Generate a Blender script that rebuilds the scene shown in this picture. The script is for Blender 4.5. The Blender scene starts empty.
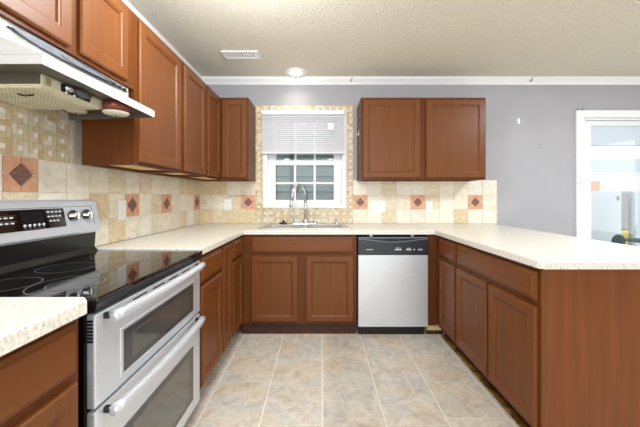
import bpy, bmesh, math, random
from mathutils import Vector, Matrix
random.seed(7)
scene = bpy.context.scene
COL = scene.collection

# ------------------------------------------------------------------ camera
F_PX, X0, Y0, EYE = 300.0, 320.5, 197.0, 1.199
cam_d = bpy.data.cameras.new('camera')
cam = bpy.data.objects.new('camera', cam_d)
COL.objects.link(cam)
cam.location = (0, 0, EYE)
cam.rotation_euler = (math.pi / 2, 0, 0)
cam_d.sensor_width = 36
cam_d.lens = F_PX / 640 * 36
cam_d.shift_x = (320 - X0) / 640
cam_d.shift_y = (Y0 - 213.5) / 640
cam_d.clip_start = 0.02
scene.camera = cam

# ------------------------------------------------------------------ world and lights
world = bpy.data.worlds.new('world')
scene.world = world
world.use_nodes = True
wn = world.node_tree.nodes
wn['Background'].inputs[0].default_value = (0.97, 0.99, 1.0, 1)
wn['Background'].inputs[1].default_value = 1.5

scene.view_settings.view_transform = 'Standard'
scene.view_settings.look = 'None'
scene.view_settings.gamma = 1
scene.view_settings.exposure = 0.17
scene.view_settings.use_curve_mapping = False


def lamp(name, kind, loc, energy, color=(1, 1, 1), size=0.2, size_y=None, aim=None, spot=None):
    d = bpy.data.lights.new(name, kind)
    d.energy = energy
    d.color = color
    if kind == 'AREA':
        d.size = size
        if size_y:
            d.shape = 'RECTANGLE'
            d.size_y = size_y
    else:
        d.shadow_soft_size = size
    if spot:
        d.spot_size, d.spot_blend = spot
    o = bpy.data.objects.new(name, d)
    COL.objects.link(o)
    o.location = loc
    if aim:
        o.rotation_euler = (Vector(aim) - Vector(loc)).to_track_quat('-Z', 'Y').to_euler()
    return o


# dining room ceiling lamp, light over the sink; the other lamps are added, unseen fill
lamp('dining_light', 'AREA', (2.55, 1.15, 2.455), 45, (0.94, 0.98, 1.0), 0.14, aim=(2.55, 1.15, 0))
lamp('kitchen_fill', 'POINT', (-0.40, 1.35, 2.20), 40, (0.93, 0.975, 1.0), 0.2)  # added unseen lamp to brighten the ceiling and left side
lamp('kitchen_down_fill', 'AREA', (0.15, 0.9, 2.455), 14, (0.93, 0.975, 1.0), 0.2, aim=(0.15, 0.9, 0))  # added overhead fill aimed down, no fixture modelled
lamp('rear_fill', 'AREA', (0.3, -2.55, 1.45), 80, (0.88, 0.955, 1.0), 3.2, 1.8, aim=(0.4, 3, 1.2))  # added broad fill behind the camera; the rear wall has no window
lamp('right_fill', 'AREA', (4.85, 0.8, 1.35), 26, (0.92, 0.975, 1.0), 2.0, 1.5, aim=(0, 1.4, 1.1))  # added side fill to lift the left wall and cabinets
lamp('sink_downlight', 'SPOT', (-0.25, 3.03, 2.42), 5, (1.0, 0.95, 0.87), 0.05, aim=(-0.25, 3.03, 0), spot=(2.6, 0.9))
lamp('sunroom_fill', 'AREA', (4.6, 4.3, 2.72), 28, (1.0, 1.0, 1.0), 3.0, 1.8, aim=(4.6, 4.3, 0))  # added lamp under the closed sunroom ceiling to brighten that room


# ------------------------------------------------------------------ materials
def lin(c):
    return tuple((v / 255 / 12.92) if v / 255 <= 0.04045 else ((v / 255 + 0.055) / 1.055) ** 2.4 for v in c)


def rgba(c):
    return (*lin(c), 1)


def new_mat(name, color, rough=0.5, metal=0.0, spec=0.5, coat=0.0, coat_rough=0.1):
    m = bpy.data.materials.new(name)
    m.use_nodes = True
    b = m.node_tree.nodes['Principled BSDF']
    b.inputs['Base Color'].default_value = rgba(color)
    b.inputs['Roughness'].default_value = rough
    b.inputs['Metallic'].default_value = metal
    b.inputs['Specular IOR Level'].default_value = spec
    b.inputs['Coat Weight'].default_value = coat
    b.inputs['Coat Roughness'].default_value = coat_rough
    return m


def bsdf(m):
    return m.node_tree.nodes['Principled BSDF']


def noise_mat(name, stops, scale=(1, 1, 1), nscale=5.0, detail=4.0, nrough=0.55, distort=0.0, bump=0.0,
              bump_scale=None, bump_dist=0.004, **kw):
    m = new_mat(name, (128, 128, 128), **kw)
    nt = m.node_tree
    tc = nt.nodes.new('ShaderNodeTexCoord')
    mp = nt.nodes.new('ShaderNodeMapping')
    mp.inputs['Scale'].default_value = scale
    nz = nt.nodes.new('ShaderNodeTexNoise')
    nz.inputs['Scale'].default_value = nscale
    nz.inputs['Detail'].default_value = detail
    nz.inputs['Roughness'].default_value = nrough
    nz.inputs['Distortion'].default_value = distort
    rp = nt.nodes.new('ShaderNodeValToRGB')
    while len(rp.color_ramp.elements) < len(stops):
        rp.color_ramp.elements.new(0.5)
    for e, (p, c) in zip(rp.color_ramp.elements, stops):
        e.position = p
        e.color = rgba(c)
    nt.links.new(tc.outputs['Object'], mp.inputs['Vector'])
    nt.links.new(mp.outputs['Vector'], nz.inputs['Vector'])
    nt.links.new(nz.outputs['Fac'], rp.inputs['Fac'])
    nt.links.new(rp.outputs['Color'], bsdf(m).inputs['Base Color'])
    if bump:
        bp = nt.nodes.new('ShaderNodeBump')
        bp.inputs['Strength'].default_value = bump
        bp.inputs['Distance'].default_value = bump_dist
        src = nz
        if bump_scale:
            src = nt.nodes.new('ShaderNodeTexNoise')
            src.inputs['Scale'].default_value = bump_scale
            src.inputs['Detail'].default_value = 3
            nt.links.new(tc.outputs['Object'], src.inputs['Vector'])
        nt.links.new(src.outputs['Fac'], bp.inputs['Height'])
        nt.links.new(bp.outputs['Normal'], bsdf(m).inputs['Normal'])
    return m


WOOD = [(0.25, (103, 55, 18)), (0.5, (110, 61, 21)), (0.75, (117, 66, 24))]
M = {}
M['wood_v'] = noise_mat('cherry wood vertical grain', WOOD, (22, 22, 1.6), 1.6, 5, rough=0.45, spec=0.25, coat=0.22, coat_rough=0.3)
M['wood_x'] = noise_mat('cherry wood grain along x', WOOD, (1.6, 22, 22), 1.6, 5, rough=0.45, spec=0.25, coat=0.22, coat_rough=0.3)
M['wood_y'] = noise_mat('cherry wood grain along y', WOOD, (22, 1.6, 22), 1.6, 5, rough=0.45, spec=0.25, coat=0.22, coat_rough=0.3)
M['frame'] = noise_mat('cherry face frame', [(0.3, (90, 46, 15)), (0.7, (104, 56, 19))], (22, 22, 1.6), 1.6, 4, rough=0.45, spec=0.2, coat=0.1, coat_rough=0.2)
M['panel_end'] = noise_mat('cherry end panel', [(0.25, (108, 58, 26)), (0.6, (122, 68, 33)), (0.8, (129, 76, 39))], (14, 14, 0.8), 2.0, 6, rough=0.45, spec=0.2, coat=0.12, coat_rough=0.25)
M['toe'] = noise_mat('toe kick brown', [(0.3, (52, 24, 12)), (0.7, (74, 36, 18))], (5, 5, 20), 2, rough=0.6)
M['raw_wood'] = noise_mat('unfinished plywood', [(0.3, (214, 182, 124)), (0.7, (232, 206, 152))], (3, 20, 3), 2, rough=0.6)
M['mottled_shoe'] = noise_mat('mottled gold strip', [(0.36, (62, 38, 12)), (0.5, (128, 92, 30)), (0.68, (168, 132, 66))], (1, 1, 1), 22, 4, rough=0.45)
M['counter'] = noise_mat('speckled cream laminate', [(0.30, (160, 144, 120)), (0.38, (204, 194, 175)), (0.48, (226, 221, 211)), (0.68, (238, 235, 228))],
                         (1, 1, 1), 110, 5, 0.7, rough=0.28, spec=0.45)
M['ceiling'] = noise_mat('popcorn ceiling', [(0.3, (234, 226, 208)), (0.7, (246, 239, 223))], (1, 1, 1), 60, 4, 0.7, bump=1.0, bump_scale=75, bump_dist=0.02, rough=0.95, spec=0.1)
M['wall'] = noise_mat('lavender grey paint', [(0.3, (171, 170, 175)), (0.7, (177, 176, 181))], (1, 1, 1), 2.5, 3, rough=0.75, spec=0.25)
M['white_trim'] = new_mat('white gloss trim', (247, 247, 248), 0.35)
M['white_plastic'] = new_mat('white plastic', (240, 240, 238), 0.35)
M['vinyl'] = new_mat('white vinyl', (240, 241, 243), 0.4)
M['blind'] = new_mat('white blind slat', (236, 235, 240), 0.45)
M['grout'] = noise_mat('pale grout', [(0.3, (222, 210, 190)), (0.7, (232, 222, 204))], (1, 1, 1), 40, rough=0.9, spec=0.1)
TRAV = [((228, 217, 197), (240, 232, 217)), ((222, 208, 185), (237, 227, 208)), ((214, 197, 170), (232, 219, 196)), ((232, 224, 209), (242, 236, 225))]
for i, (a, b) in enumerate(TRAV):
    M['trav%d' % i] = noise_mat('travertine tile %s' % 'abcd'[i], [(0.28, tuple(v - 20 for v in a)), (0.42, a), (0.65, b)], (1, 1, 1.4), 16 + 3 * i, 7, 0.68, 0.7, rough=0.42)
M['trav4'] = noise_mat('mottled ochre tile', [(0.3, (184, 156, 114)), (0.45, (216, 195, 158)), (0.65, (232, 216, 186))], (1, 1, 1), 30, 7, 0.75, 0.4, rough=0.45)
M['mos_white'] = noise_mat('mosaic cream stone', [(0.3, (236, 226, 208)), (0.7, (246, 240, 228))], nscale=30, rough=0.4)
M['mos_a'] = noise_mat('mosaic tan stone', [(0.3, (206, 184, 148)), (0.7, (222, 204, 172))], nscale=30, rough=0.42)
M['mos_b'] = noise_mat('mosaic honey stone', [(0.3, (194, 165, 122)), (0.7, (212, 186, 146))], nscale=30, rough=0.42)
M['mos_c'] = noise_mat('mosaic olive stone', [(0.3, (202, 190, 156)), (0.7, (216, 206, 176))], nscale=30, rough=0.42)
M['mos_d'] = noise_mat('mosaic pale stone', [(0.3, (220, 206, 180)), (0.7, (234, 222, 202))], nscale=30, rough=0.42)
M['terracotta'] = noise_mat('terracotta tile', [(0.3, (210, 150, 116)), (0.7, (224, 172, 140))], nscale=24, rough=0.45)
M['medallion'] = noise_mat('brown relief medallion', [(0.4, (108, 72, 60)), (0.6, (146, 106, 90))], nscale=120, bump=0.6, rough=0.45)
M['steel'] = noise_mat('brushed stainless', [(0.3, (218, 222, 228)), (0.7, (226, 230, 236))], (2, 2, 120), 4, 3, rough=0.3, metal=0.55)
M['steel_dw'] = noise_mat('pale brushed stainless', [(0.3, (214, 217, 222)), (0.7, (225, 228, 233))], (3, 3, 90), 4, 3, rough=0.36, metal=0.6)
M['chrome'] = new_mat('chrome', (210, 212, 214), 0.12, 1.0)
M['steel_sink'] = new_mat('satin steel', (190, 190, 188), 0.28, 1.0)
M['black_glass'] = new_mat('black glass', (9, 9, 10), 0.04, 0, 1.0)
M['oven_glass'] = new_mat('tinted oven glass', (120, 120, 116), 0.06, 0.6, 0.9)
M['oven_border'] = new_mat('oven window border', (92, 93, 95), 0.15, 0.5, 0.6)
M['black'] = new_mat('black enamel', (16, 15, 15), 0.3)
M['dark_gap'] = new_mat('dark gap', (8, 8, 8), 0.8)
M['print'] = new_mat('pale printing', (205, 208, 210), 0.5)
M['ring'] = new_mat('burner ring printing', (104, 104, 102), 0.4)
M['display'] = new_mat('dark display', (24, 26, 30), 0.1, 0, 0.7)
M['dw_panel'] = new_mat('slate control panel', (40, 42, 50), 0.25, 0.0, 0.6)
M['dw_lip'] = new_mat('grey handle lip', (118, 122, 132), 0.3, 0.3)
M['hood_white'] = new_mat('white enamel hood', (224, 222, 219), 0.3)
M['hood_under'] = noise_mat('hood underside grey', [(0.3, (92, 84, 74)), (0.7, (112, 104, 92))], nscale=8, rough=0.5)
M['hood_cream'] = noise_mat('yellowed cream filter', [(0.35, (216, 209, 176)), (0.6, (234, 229, 202))], nscale=18, detail=4, rough=0.5)
M['filter_hole'] = new_mat('filter slot', (168, 158, 122), 0.7)
M['hood_strip'] = noise_mat('grey control strip', [(0.3, (88, 94, 100)), (0.7, (112, 118, 124))], (1, 6, 1), 5, rough=0.45, metal=0.1)
M['hood_strip_dark'] = new_mat('dark control strip', (46, 50, 55), 0.3)
M['copper'] = new_mat('reddish metal', (140, 78, 62), 0.3, 0.6)
M['lens'] = new_mat('frosted lens', (240, 234, 214), 0.4)
M['rubber'] = new_mat('dark rubber', (48, 36, 32), 0.6)
M['brass_plate'] = new_mat('tan latch', (190, 178, 140), 0.4, 0.3)
M['vent_grey'] = new_mat('vent slat grey', (176, 168, 150), 0.5)
M['siding'] = noise_mat('teal grey siding', [(0.3, (122, 138, 133)), (0.7, (134, 148, 144))], (1, 1, 6), 3, rough=0.7)
M['dark_trim'] = new_mat('dark trim board', (70, 78, 78), 0.7)
M['ground'] = noise_mat('grass ground', [(0.3, (84, 92, 62)), (0.7, (110, 116, 84))], nscale=6, rough=0.9)
M['sun_wall'] = new_mat('pale teal wall', (206, 213, 218), 0.6)
M['sun_white'] = new_mat('white sunroom trim', (240, 243, 244), 0.5)
M['locker'] = new_mat('pale blue cabinet', (214, 222, 225), 0.4)
M['grey_board'] = new_mat('grey board', (168, 160, 158), 0.6)
M['yellow_board'] = new_mat('yellow board', (222, 204, 96), 0.6)
M['orange_box'] = new_mat('pale orange box', (236, 182, 152), 0.6)
M['dark_green'] = new_mat('dark green plastic', (52, 74, 72), 0.5)
M['red_mark'] = new_mat('red mark', (200, 80, 76), 0.6)

glass = bpy.data.materials.new('window glass')
glass.use_nodes = True
gn = glass.node_tree
gn.nodes.clear()
go = gn.nodes.new('ShaderNodeOutputMaterial')
gm = gn.nodes.new('ShaderNodeMixShader')
gt = gn.nodes.new('ShaderNodeBsdfTransparent')
gg = gn.nodes.new('ShaderNodeBsdfGlossy')
gt.inputs[0].default_value = (0.95, 0.965, 0.965, 1)
gg.inputs[1].default_value = 0.03
gl = gn.nodes.new('ShaderNodeLayerWeight')
gl.inputs[0].default_value = 0.5
gp = gn.nodes.new('ShaderNodeMath')
gp.operation = 'POWER'
gp.inputs[1].default_value = 4.0
gf = gn.nodes.new('ShaderNodeMath')
gf.operation = 'MULTIPLY_ADD'
gf.inputs[1].default_value = 0.8
gf.inputs[2].default_value = 0.03
gn.links.new(gl.outputs['Facing'], gp.inputs[0])
gn.links.new(gp.outputs[0], gf.inputs[0])
gn.links.new(gf.outputs[0], gm.inputs[0])
gn.links.new(gt.outputs[0], gm.inputs[1])
gn.links.new(gg.outputs[0], gm.inputs[2])
gn.links.new(gm.outputs[0], go.inputs[0])
M['glass'] = glass

bulb = bpy.data.materials.new('lit bulb')
bulb.use_nodes = True
bb = bulb.node_tree.nodes['Principled BSDF']
bb.inputs['Base Color'].default_value = (1, 0.95, 0.85, 1)
bb.inputs['Emission Color'].default_value = (1, 0.92, 0.78, 1)
bb.inputs['Emission Strength'].default_value = 4.0
M['bulb'] = bulb

# floor: stone-look tiles
TILE = 0.3345


def floor_material():
    m = new_mat('stone look floor tile', (200, 190, 175), rough=0.38, spec=0.45)
    nt = m.node_tree
    L = nt.links.new
    at = nt.nodes.new('ShaderNodeAttribute')
    at.attribute_name = 'tile_tone'
    at.attribute_type = 'GEOMETRY'
    tc = nt.nodes.new('ShaderNodeTexCoord')
    # shift the pattern per tile
    ad = nt.nodes.new('ShaderNodeVectorMath')
    ad.operation = 'MULTIPLY_ADD'
    ad.inputs[1].default_value = (7, 7, 7)
    L(at.outputs['Color'], ad.inputs[0])
    L(tc.outputs['Object'], ad.inputs[2])
    n1 = nt.nodes.new('ShaderNodeTexNoise')
    n1.inputs['Scale'].default_value = 9.0
    n1.inputs['Detail'].default_value = 8
    n1.inputs['Roughness'].default_value = 0.66
    n1.inputs['Distortion'].default_value = 1.4
    L(ad.outputs[0], n1.inputs['Vector'])
    n2 = nt.nodes.new('ShaderNodeTexNoise')
    n2.inputs['Scale'].default_value = 4.0
    n2.inputs['Detail'].default_value = 5
    n2.inputs['Distortion'].default_value = 0.8
    L(ad.outputs[0], n2.inputs['Vector'])
    r1 = nt.nodes.new('ShaderNodeValToRGB')
    for c in ((0.35, (146, 134, 121)), (0.44, (184, 173, 159)), (0.53, (206, 197, 183)), (0.64, (224, 217, 205))):
        e = r1.color_ramp.elements.new(c[0])
        e.color = rgba(c[1])
    r1.color_ramp.elements.remove(r1.color_ramp.elements[0])
    r1.color_ramp.elements.remove(r1.color_ramp.elements[-1])
    n3 = nt.nodes.new('ShaderNodeTexNoise')
    n3.inputs['Scale'].default_value = 34
    n3.inputs['Detail'].default_value = 6
    n3.inputs['Roughness'].default_value = 0.7
    n3.inputs['Distortion'].default_value = 0.6
    L(ad.outputs[0], n3.inputs['Vector'])
    mf = nt.nodes.new('ShaderNodeMath')
    mf.operation = 'MULTIPLY_ADD'
    mf.inputs[1].default_value = 0.68
    mh = nt.nodes.new('ShaderNodeMath')
    mh.operation = 'MULTIPLY'
    mh.inputs[1].default_value = 0.32
    L(n3.outputs['Fac'], mh.inputs[0])
    L(n1.outputs['Fac'], mf.inputs[0])
    L(mh.outputs[0], mf.inputs[2])
    r2 = nt.nodes.new('ShaderNodeValToRGB')
    e = r2.color_ramp.elements
    e[0].position, e[0].color = 0.38, rgba((203, 206, 207))
    e[1].position, e[1].color = 0.64, rgba((221, 194, 166))
    L(n2.outputs['Fac'], r2.inputs['Fac'])
    L(mf.outputs[0], r1.inputs['Fac'])
    mx = nt.nodes.new('ShaderNodeMix')
    mx.data_type = 'RGBA'
    mx.blend_type = 'MIX'
    mx.inputs['Factor'].default_value = 0.34
    L(r1.outputs['Color'], mx.inputs[6])
    L(r2.outputs['Color'], mx.inputs[7])
    L(mx.outputs[2], bsdf(m).inputs['Base Color'])
    return m


M['floor_tile'] = floor_material()
M['floor_grout'] = noise_mat('floor grout', [(0.3, (226, 219, 205)), (0.7, (236, 230, 218))], nscale=30, rough=0.8)


# ------------------------------------------------------------------ mesh helpers
class MB:
    def __init__(self):
        self.v, self.f, self.mi, self.mats, self.smooth = [], [], [], [], []

    def slot(self, m):
        if m not in self.mats:
            self.mats.append(m)
        return self.mats.index(m)

    def add(self, verts, faces, m, smooth=False):
        o = len(self.v)
        s = self.slot(m)
        self.v += [tuple(v) for v in verts]
        for f in faces:
            self.f.append([i + o for i in f])
            self.mi.append(s)
            self.smooth.append(smooth)
        return self

    def box(self, x0, x1, y0, y1, z0, z1, m):
        x0, x1 = sorted((x0, x1)); y0, y1 = sorted((y0, y1)); z0, z1 = sorted((z0, z1))
        v = [(x0, y0, z0), (x1, y0, z0), (x1, y1, z0), (x0, y1, z0), (x0, y0, z1), (x1, y0, z1), (x1, y1, z1), (x0, y1, z1)]
        return self.add(v, [(0, 3, 2, 1), (4, 5, 6, 7), (0, 1, 5, 4), (1, 2, 6, 5), (2, 3, 7, 6), (3, 0, 4, 7)], m)

    def rbox(self, x0, x1, y0, y1, z0, z1, m, r=0.004, seg=2):
        bm = bmesh.new()
        x0, x1 = sorted((x0, x1)); y0, y1 = sorted((y0, y1)); z0, z1 = sorted((z0, z1))
        bmesh.ops.create_cube(bm, size=1, matrix=Matrix.Translation(((x0 + x1) / 2, (y0 + y1) / 2, (z0 + z1) / 2)) @ Matrix.Diagonal((x1 - x0, y1 - y0, z1 - z0, 1)))
        bmesh.ops.bevel(bm, geom=bm.edges[:], offset=min(r, 0.49 * min(x1 - x0, y1 - y0, z1 - z0)), segments=seg, affect='EDGES', profile=0.5)
        return self.from_bm(bm, m)

    def from_bm(self, bm, m, smooth=False):
        bm.verts.ensure_lookup_table()
        bm.verts.index_update()
        self.add([v.co[:] for v in bm.verts], [[v.index for v in f.verts] for f in bm.faces], m, smooth)
        bm.free()
        return self

    def prism(self, pts, axis, a0, a1, m):
        """polygon pts in the two other axes, extruded along axis from a0 to a1"""
        def P(p, a):
            if axis == 'y':
                return (p[0], a, p[1])
            if axis == 'x':
                return (a, p[0], p[1])
            return (p[0], p[1], a)
        n = len(pts)
        v = [P(p, a0) for p in pts] + [P(p, a1) for p in pts]
        f = [list(range(n)), list(range(2 * n - 1, n - 1, -1))]
        for i in range(n):
            j = (i + 1) % n
            f.append([i, i + n, j + n, j])
        bm = bmesh.new()
        bv = [bm.verts.new(c) for c in v]
        for q in f:
            bm.faces.new([bv[i] for i in q])
        bmesh.ops.recalc_face_normals(bm, faces=bm.faces[:])
        return self.from_bm(bm, m)

    def lathe(self, prof, centre, m, axis='z', seg=24, smooth=True):
        """prof: list of (radius, height along axis)"""
        c = Vector(centre)
        v, f = [], []
        for r, h in prof:
            for k in range(seg):
                a = 2 * math.pi * k / seg
                p = (r * math.cos(a), r * math.sin(a), h)
                if axis == 'x':
                    p = (h, p[0], p[1])
                elif axis == 'y':
                    p = (p[1], h, p[0])
                v.append(tuple(c + Vector(p)))
        n = len(prof)
        for i in range(n - 1):
            for k in range(seg):
                k2 = (k + 1) % seg
                f.append([i * seg + k, i * seg + k2, (i + 1) * seg + k2, (i + 1) * seg + k])
        f.append([k for k in range(seg)][::-1])
        f.append([(n - 1) * seg + k for k in range(seg)])
        bm = bmesh.new()
        bv = [bm.verts.new(p) for p in v]
        for q in f:
            try:
                bm.faces.new([bv[i] for i in q])
            except ValueError:
                pass
        bmesh.ops.remove_doubles(bm, verts=bm.verts[:], dist=1e-6)
        bmesh.ops.recalc_face_normals(bm, faces=bm.faces[:])
        return self.from_bm(bm, m, smooth)

    def tube(self, pts, r, m, seg=12, caps=True):
        pts = [Vector(p) for p in pts]
        rs = r if isinstance(r, (list, tuple)) else [r] * len(pts)
        v, f = [], []
        t0 = (pts[1] - pts[0]).normalized()
        up = Vector((0, 0, 1)) if abs(t0.z) < 0.9 else Vector((1, 0, 0))
        nrm = t0.cross(up).normalized()
        for i, p in enumerate(pts):
            t = (pts[min(i + 1, len(pts) - 1)] - pts[max(i - 1, 0)]).normalized()
            nrm = (nrm - t * nrm.dot(t)).normalized()
            b = t.cross(nrm)
            for k in range(seg):
                a = 2 * math.pi * k / seg
                v.append(p + (nrm * math.cos(a) + b * math.sin(a)) * rs[i])
        for i in range(len(pts) - 1):
            for k in range(seg):
                k2 = (k + 1) % seg
                f.append([i * seg + k, i * seg + k2, (i + 1) * seg + k2, (i + 1) * seg + k])
        if caps:
            f.append(list(range(seg))[::-1])
            f.append([(len(pts) - 1) * seg + k for k in range(seg)])
        bm = bmesh.new()
        bv = [bm.verts.new(p) for p in v]
        for q in f:
            bm.faces.new([bv[i] for i in q])
        bmesh.ops.recalc_face_normals(bm, faces=bm.faces[:])
        return self.from_bm(bm, m, True)

    def build(self, name, parent=None, base=None):
        """verts are in world space; the object origin goes to base (or to its parent's origin)"""
        org = Vector(base) if base is not None else (Vector(parent['base_at']) if parent is not None else Vector((0, 0, 0)))
        me = bpy.data.meshes.new(name)
        me.from_pydata([tuple(Vector(v) - org) for v in self.v], [], self.f)
        for m in self.mats:
            me.materials.append(m)
        me.polygons.foreach_set('material_index', self.mi)
        me.polygons.foreach_set('use_smooth', self.smooth)
        me.update()
        o = bpy.data.objects.new(name, me)
        COL.objects.link(o)
        o['base_at'] = tuple(org)
        if parent is not None:
            o.parent = parent
            o.location = org - Vector(parent['base_at'])
        else:
            o.location = org
        return o


def thing(name, label, cat, base=(0, 0, 0), group=None):
    o = bpy.data.objects.new(name, None)
    o.empty_display_size = 0.05
    COL.objects.link(o)
    o.location = base
    o['base_at'] = tuple(base)
    return tag(o, label, cat, group)


def tag(o, label, cat, group=None, kind=None):
    o['label'] = label
    o['category'] = cat
    if group:
        o['group'] = group
    if kind:
        o['kind'] = kind
    return o


def struct(o):
    o['kind'] = 'structure'
    return o


def face_frame(axis, sign):
    """u (width direction), n (outward normal) for a front facing +x, -x or -y"""
    if axis == 'x':
        return Vector((0, 1, 0)), Vector((sign, 0, 0))
    return Vector((1, 0, 0)), Vector((0, sign, 0))


def rings(mb, axis, sign, plane, u0, u1, z0, z1, prof, m):
    """nested rectangles: prof = list of (inset, height above plane); closes with a flat face"""
    u, n = face_frame(axis, sign)
    v, f = [], []
    for ins, h in prof:
        for (a, z) in ((u0 + ins, z0 + ins), (u1 - ins, z0 + ins), (u1 - ins, z1 - ins), (u0 + ins, z1 - ins)):
            p = u * a + n * h + Vector((0, 0, z))
            if axis == 'x':
                p.x += plane
            else:
                p.y += plane
            v.append(p)
    k = len(prof)
    f.append([0, 3, 2, 1])
    for i in range(k - 1):
        for j in range(4):
            j2 = (j + 1) % 4
            f.append([i * 4 + j, i * 4 + j2, (i + 1) * 4 + j2, (i + 1) * 4 + j])
    f.append([(k - 1) * 4 + j for j in range(4)])
    bm = bmesh.new()
    bv = [bm.verts.new(p) for p in v]
    for q in f:
        bm.faces.new([bv[i] for i in q])
    bmesh.ops.recalc_face_normals(bm, faces=bm.faces[:])
    return mb.from_bm(bm, m)


def cab_door(parent, axis, sign, plane, u0, u1, z0, z1, fw=0.055, t=0.019):
    mb = MB()
    rings(mb, axis, sign, plane, u0, u1, z0, z1,
          [(0, 0.001), (0, t - 0.006), (0.005, t), (fw - 0.010, t), (fw - 0.006, t - 0.003), (fw, t - 0.004), (fw + 0.005, t - 0.011)], M['wood_v'])
    return mb.build('door', parent)


def cab_drawer(parent, axis, sign, plane, u0, u1, z0, z1, t=0.019, name='drawer_front'):
    mb = MB()
    rings(mb, axis, sign, plane, u0, u1, z0, z1,
          [(0, 0.001), (0, t - 0.010), (0.004, t - 0.006), (0.012, t - 0.005), (0.016, t)], M['wood_y' if axis == 'x' else 'wood_x'])
    return mb.build(name, parent)


# ------------------------------------------------------------------ room shell
XL, YB, ZC = -1.295, 3.209, 2.47          # left wall, back wall, ceiling
XR, YR = 5.0, -2.7                          # right wall, wall behind the camera
WIN = (-0.615, 0.277, 1.083, 2.103)         # window opening in the back wall x0, x1, z0, z1
DOR = (2.775, 4.65, 0.0, 2.06)              # opening of the glass door

mb = MB()
mb.box(XL - 0.2, XR, YR, YB, -0.06, -0.0035, M['floor_grout'])
floor = struct(mb.build('floor'))
# tiles: columns staggered in rows
tb = MB()
tones = []
colx0 = 0.012
for ci in range(-5, 16):
    x0 = colx0 + ci * TILE
    stag = 2.268 if ci % 2 == 0 else 2.218
    for ri in range(-9, 4):
        y0 = stag + ri * TILE * 0.955
        g = 0.0042
        xa, xb, ya, yb = x0 + g, x0 + TILE - g, y0 + g, y0 + TILE * 0.955 - g
        xa, xb, ya, yb = max(xa, XL - 0.01), min(xb, XR), max(ya, YR), min(yb, YB)
        if xb - xa < 0.01 or yb - ya < 0.01:
            continue
        tb.box(xa, xb, ya, yb, -0.006, 0.0, M['floor_tile'])
        tones += [(random.random(), random.random(), random.random(), 1)] * 6
ft = tb.build('floor_tiles', floor)
at = ft.data.attributes.new('tile_tone', 'FLOAT_COLOR', 'FACE')
at.data.foreach_set('color', [c for t in tones for c in t])

mb = MB()
mb.box(XL - 0.2, XR + 0.2, YR - 0.2, YB + 0.15, ZC, ZC + 0.1, M['ceiling'])
struct(mb.build('ceiling'))
mb = MB()
mb.box(XL - 0.12, XL, YR, YB + 0.15, -0.06, ZC, M['wall'])
wall_left = struct(mb.build('wall_left'))
mb = MB()
xs = [XL, WIN[0], WIN[1], DOR[0], DOR[1], XR]
mb.box(XL, WIN[0], YB, YB + 0.15, -0.06, ZC, M['wall'])
mb.box(WIN[0], WIN[1], YB, YB + 0.15, -0.06, WIN[2], M['wall'])
mb.box(WIN[0], WIN[1], YB, YB + 0.15, WIN[3], ZC, M['wall'])
mb.box(WIN[1], DOR[0], YB, YB + 0.15, -0.06, ZC, M['wall'])
mb.box(DOR[0], DOR[1], YB, YB + 0.15, DOR[3], ZC, M['wall'])
mb.box(DOR[1], XR + 0.12, YB, YB + 0.15, -0.06, ZC, M['wall'])
# two small plaster patches
mb.box(2.108, 2.132, YB - 0.0012, YB, 1.985, 2.04, M['white_trim'])
mb.box(2.344, 2.356, YB - 0.0012, YB, 1.757, 1.768, M['dark_trim'])
wall_back = struct(mb.build('wall_back'))
mb = MB()
mb.box(XR, XR + 0.12, YR, YB, -0.06, ZC, M['wall'])
struct(mb.build('wall_right'))
mb = MB()
mb.box(XL - 0.12, XR + 0.12, YR - 0.12, YR, -0.06, ZC, M['wall'])
struct(mb.build('wall_rear'))

# crown moulding
CROWN = [(0, 0), (0.010, 0), (0.014, 0.010), (0.020, 0.022), (0.036, 0.040), (0.044, 0.050), (0.046, 0.066), (0.046, 0.072), (0, 0.072)]
mb = MB()
mb.prism([(YB - a, ZC - 0.072 + b) for a, b in CROWN], 'x', XL + 0.0, XR, M['white_trim'])
for px in (351, 530):                      # open joints in the moulding
    x = (px - X0) / 94
    mb.prism([(x - 0.010, ZC - 0.052), (x - 0.004, ZC - 0.052), (x + 0.016, ZC - 0.006), (x + 0.010, ZC - 0.006)], 'y', YB - 0.0475, YB - 0.03, M['dark_trim'])
struct(mb.build('trim_1'))
mb = MB()
mb.prism([(XL + a, ZC - 0.072 + b) for a, b in CROWN], 'y', YR, YB - 0.02, M['white_trim'])
struct(mb.build('trim_2'))

# ------------------------------------------------------------------ tile backsplash
ROWS = [0.9145, 1.068, 1.2205, 1.372]


def plane_box(mb, wall, u0, u1, z0, z1, d0, d1, m):
    if wall == 'left':
        mb.box(XL + d0, XL + d1, u0, u1, z0, z1, m)
    else:
        mb.box(u0, u1, YB - d1, YB - d0, z0, z1, m)


def plane_poly(mb, wall, pts, d0, d1, m):
    if wall == 'left':
        mb.prism(pts, 'x', XL + d0, XL + d1, m)
    else:
        mb.prism(pts, 'y', YB - d1, YB - d0, m)


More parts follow.
